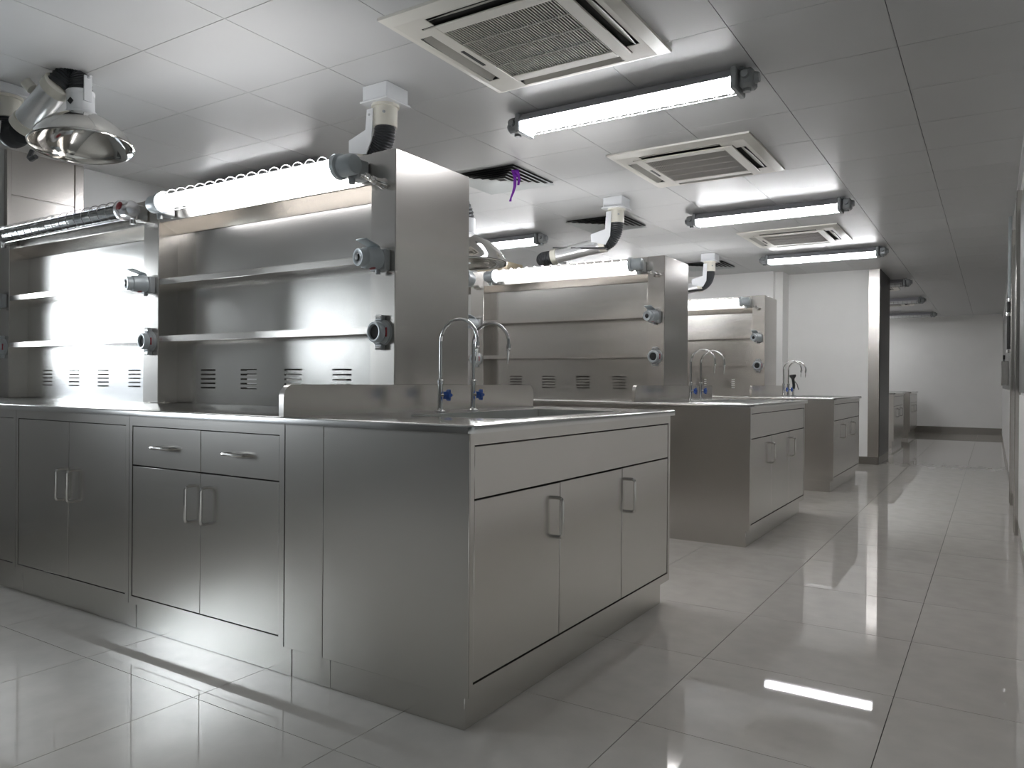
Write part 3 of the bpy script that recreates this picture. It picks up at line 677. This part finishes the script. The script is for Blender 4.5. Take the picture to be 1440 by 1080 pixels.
H = bez(Bp, Bp + Vector((.03, 0, .085)), N + Vector((0, 0, .085)), 6) + bez(N + Vector((0, 0, .085)), N + Vector((.0, 0, .04)), N, 6)[1:]
H = arcpts((N.x - .03, N.z), .062, 150, 0, 10, lambda a, b: (a - .03, N.y, b))
H = [Vector(p) for p in bez(Bp - Vector((.01, 0, .01)), N + Vector((-.02, -.01, .155)), N, 16)]
build('wrist_hose', hose(H, .060), HOSE, t4)
build('neck', MB().lathe(N, (.08, 0, -1), [(.064, 0), (.068, .004), (.066, .02), (.064, .022), (.064, .105), (.074, .110), (.074, .122)], 24), SNW, t4)
for k in (-1, 1): build('wrist_bracket', MB().box(N.x + k * .070 - .004, N.x + k * .070 + .004, N.y - .02, N.y + .02, N.z - .06, N.z + .07, .002).cyl((N.x + k * .066, N.y, N.z + .06), (N.x + k * .10, N.y, N.z + .06), .007, n=8), SNW, t4)
build('black_mark', MB().lathe((N.x + .025, N.y - .0605, N.z - .065), (.35, -1, 0), [(.018, 0), (.018, .003)], 4), BLACK, t4)
dome(t4, N + Vector((.010, 0, -.118)), (-.10, .02, 1), .238)
build('rim_handle', MB().tube([(-2.80, .09, 2.215), (-2.80, .075, 2.175), (-2.77, .07, 2.16), (-2.73, .075, 2.17)], .012, 8), HOSE, t4)
# cartons on the second shelving
bx = thing('carton', 'beige carton lying on top of the second shelving, left end', 'box', (-2.45, 3.85, 2.045))
build('body', MB().box(-2.60, -2.28, 3.72, 3.98, 2.0462, 2.12, .003), CARD, bx)
build('tape', MB().box(-2.47, -2.42, 3.7185, 3.9815, 2.0462, 2.1215), mat('carton_tape', (.62, .58, .48), .3), bx)

# ------------------------------------------------------------------ right wall, seen at a grazing angle
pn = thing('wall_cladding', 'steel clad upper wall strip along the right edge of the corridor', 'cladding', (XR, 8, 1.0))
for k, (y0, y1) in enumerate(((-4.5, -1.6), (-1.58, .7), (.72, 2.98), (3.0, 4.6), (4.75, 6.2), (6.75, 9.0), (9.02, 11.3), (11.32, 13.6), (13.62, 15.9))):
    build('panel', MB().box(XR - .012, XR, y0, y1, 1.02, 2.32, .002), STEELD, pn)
wp = thing('wall_wainscot', 'white lower wall panels along the right edge of the corridor', 'cladding', (XR, 8, .1))
for k, (y0, y1) in enumerate(((-4.5, -1.6), (-1.58, .7), (.72, 2.98), (3.0, 4.6), (4.75, 6.2), (6.75, 9.0), (9.02, 11.3), (11.32, 13.6), (13.62, 15.9))):
    build('panel', MB().box(XR - .010, XR, y0, y1, .105, 1.0, .002), WALLW, wp)
for y, n in ((4.61, 'nearer'), (6.21, 'middle')):
    t = thing('door_post', 'grey steel door post on the right corridor wall, %s one' % n, 'post', (XR, y, 0))
    build('jamb', MB().box(XR - .035, XR, y, y + .13, 0, 2.45, .003), STEELV, t)
    build('edge_strip', MB().box(XR - .04, XR - .035, y + .01, y + .03, .02, 2.4, .001), HANDLE, t)
pp = thing('wall_pipe', 'thin vertical pipe with black sleeve on the right corridor wall', 'pipe', (XR - .045, 6.45, 1.36))
build('pipe', MB().cyl((XR - .045, 6.45, 1.36), (XR - .045, 6.45, ZC - .001), .014, n=12), GREYL, pp)
build('sleeve', MB().cyl((XR - .045, 6.45, 1.40), (XR - .045, 6.45, 1.84), .020, n=12), BLACK, pp)
for z in (1.38, 1.72, 1.85): build('clip', MB().cyl((XR - .045, 6.45, z - .015), (XR - .045, 6.45, z + .015), .024, n=12).box(XR - .045, XR, 6.44, 6.46, z - .008, z + .008), CHROME, pp)
hb = thing('wall_box', 'small steel box fixed to the right corridor wall past the pipe', 'box', (XR, 9.3, 1.06))
build('body', MB().box(XR - .085, XR - .013, 8.9, 9.7, 1.07, 1.36, .004), STEELV, hb)
build('knob', MB().cyl((XR - .06, 8.9, 1.38), (XR - .06, 8.9, 1.43), .012, n=10).cyl((XR - .06, 8.9, 1.355), (XR - .06, 8.9, 1.385), .006, n=8), BLACK, hb)
struct('trim_right', MB().box(XR - .02, XR, YB, YF, ZC - .05, ZC - .0005, .002), CEIL)

for o in bpy.data.objects:
    if '_w' in o: del o['_w']
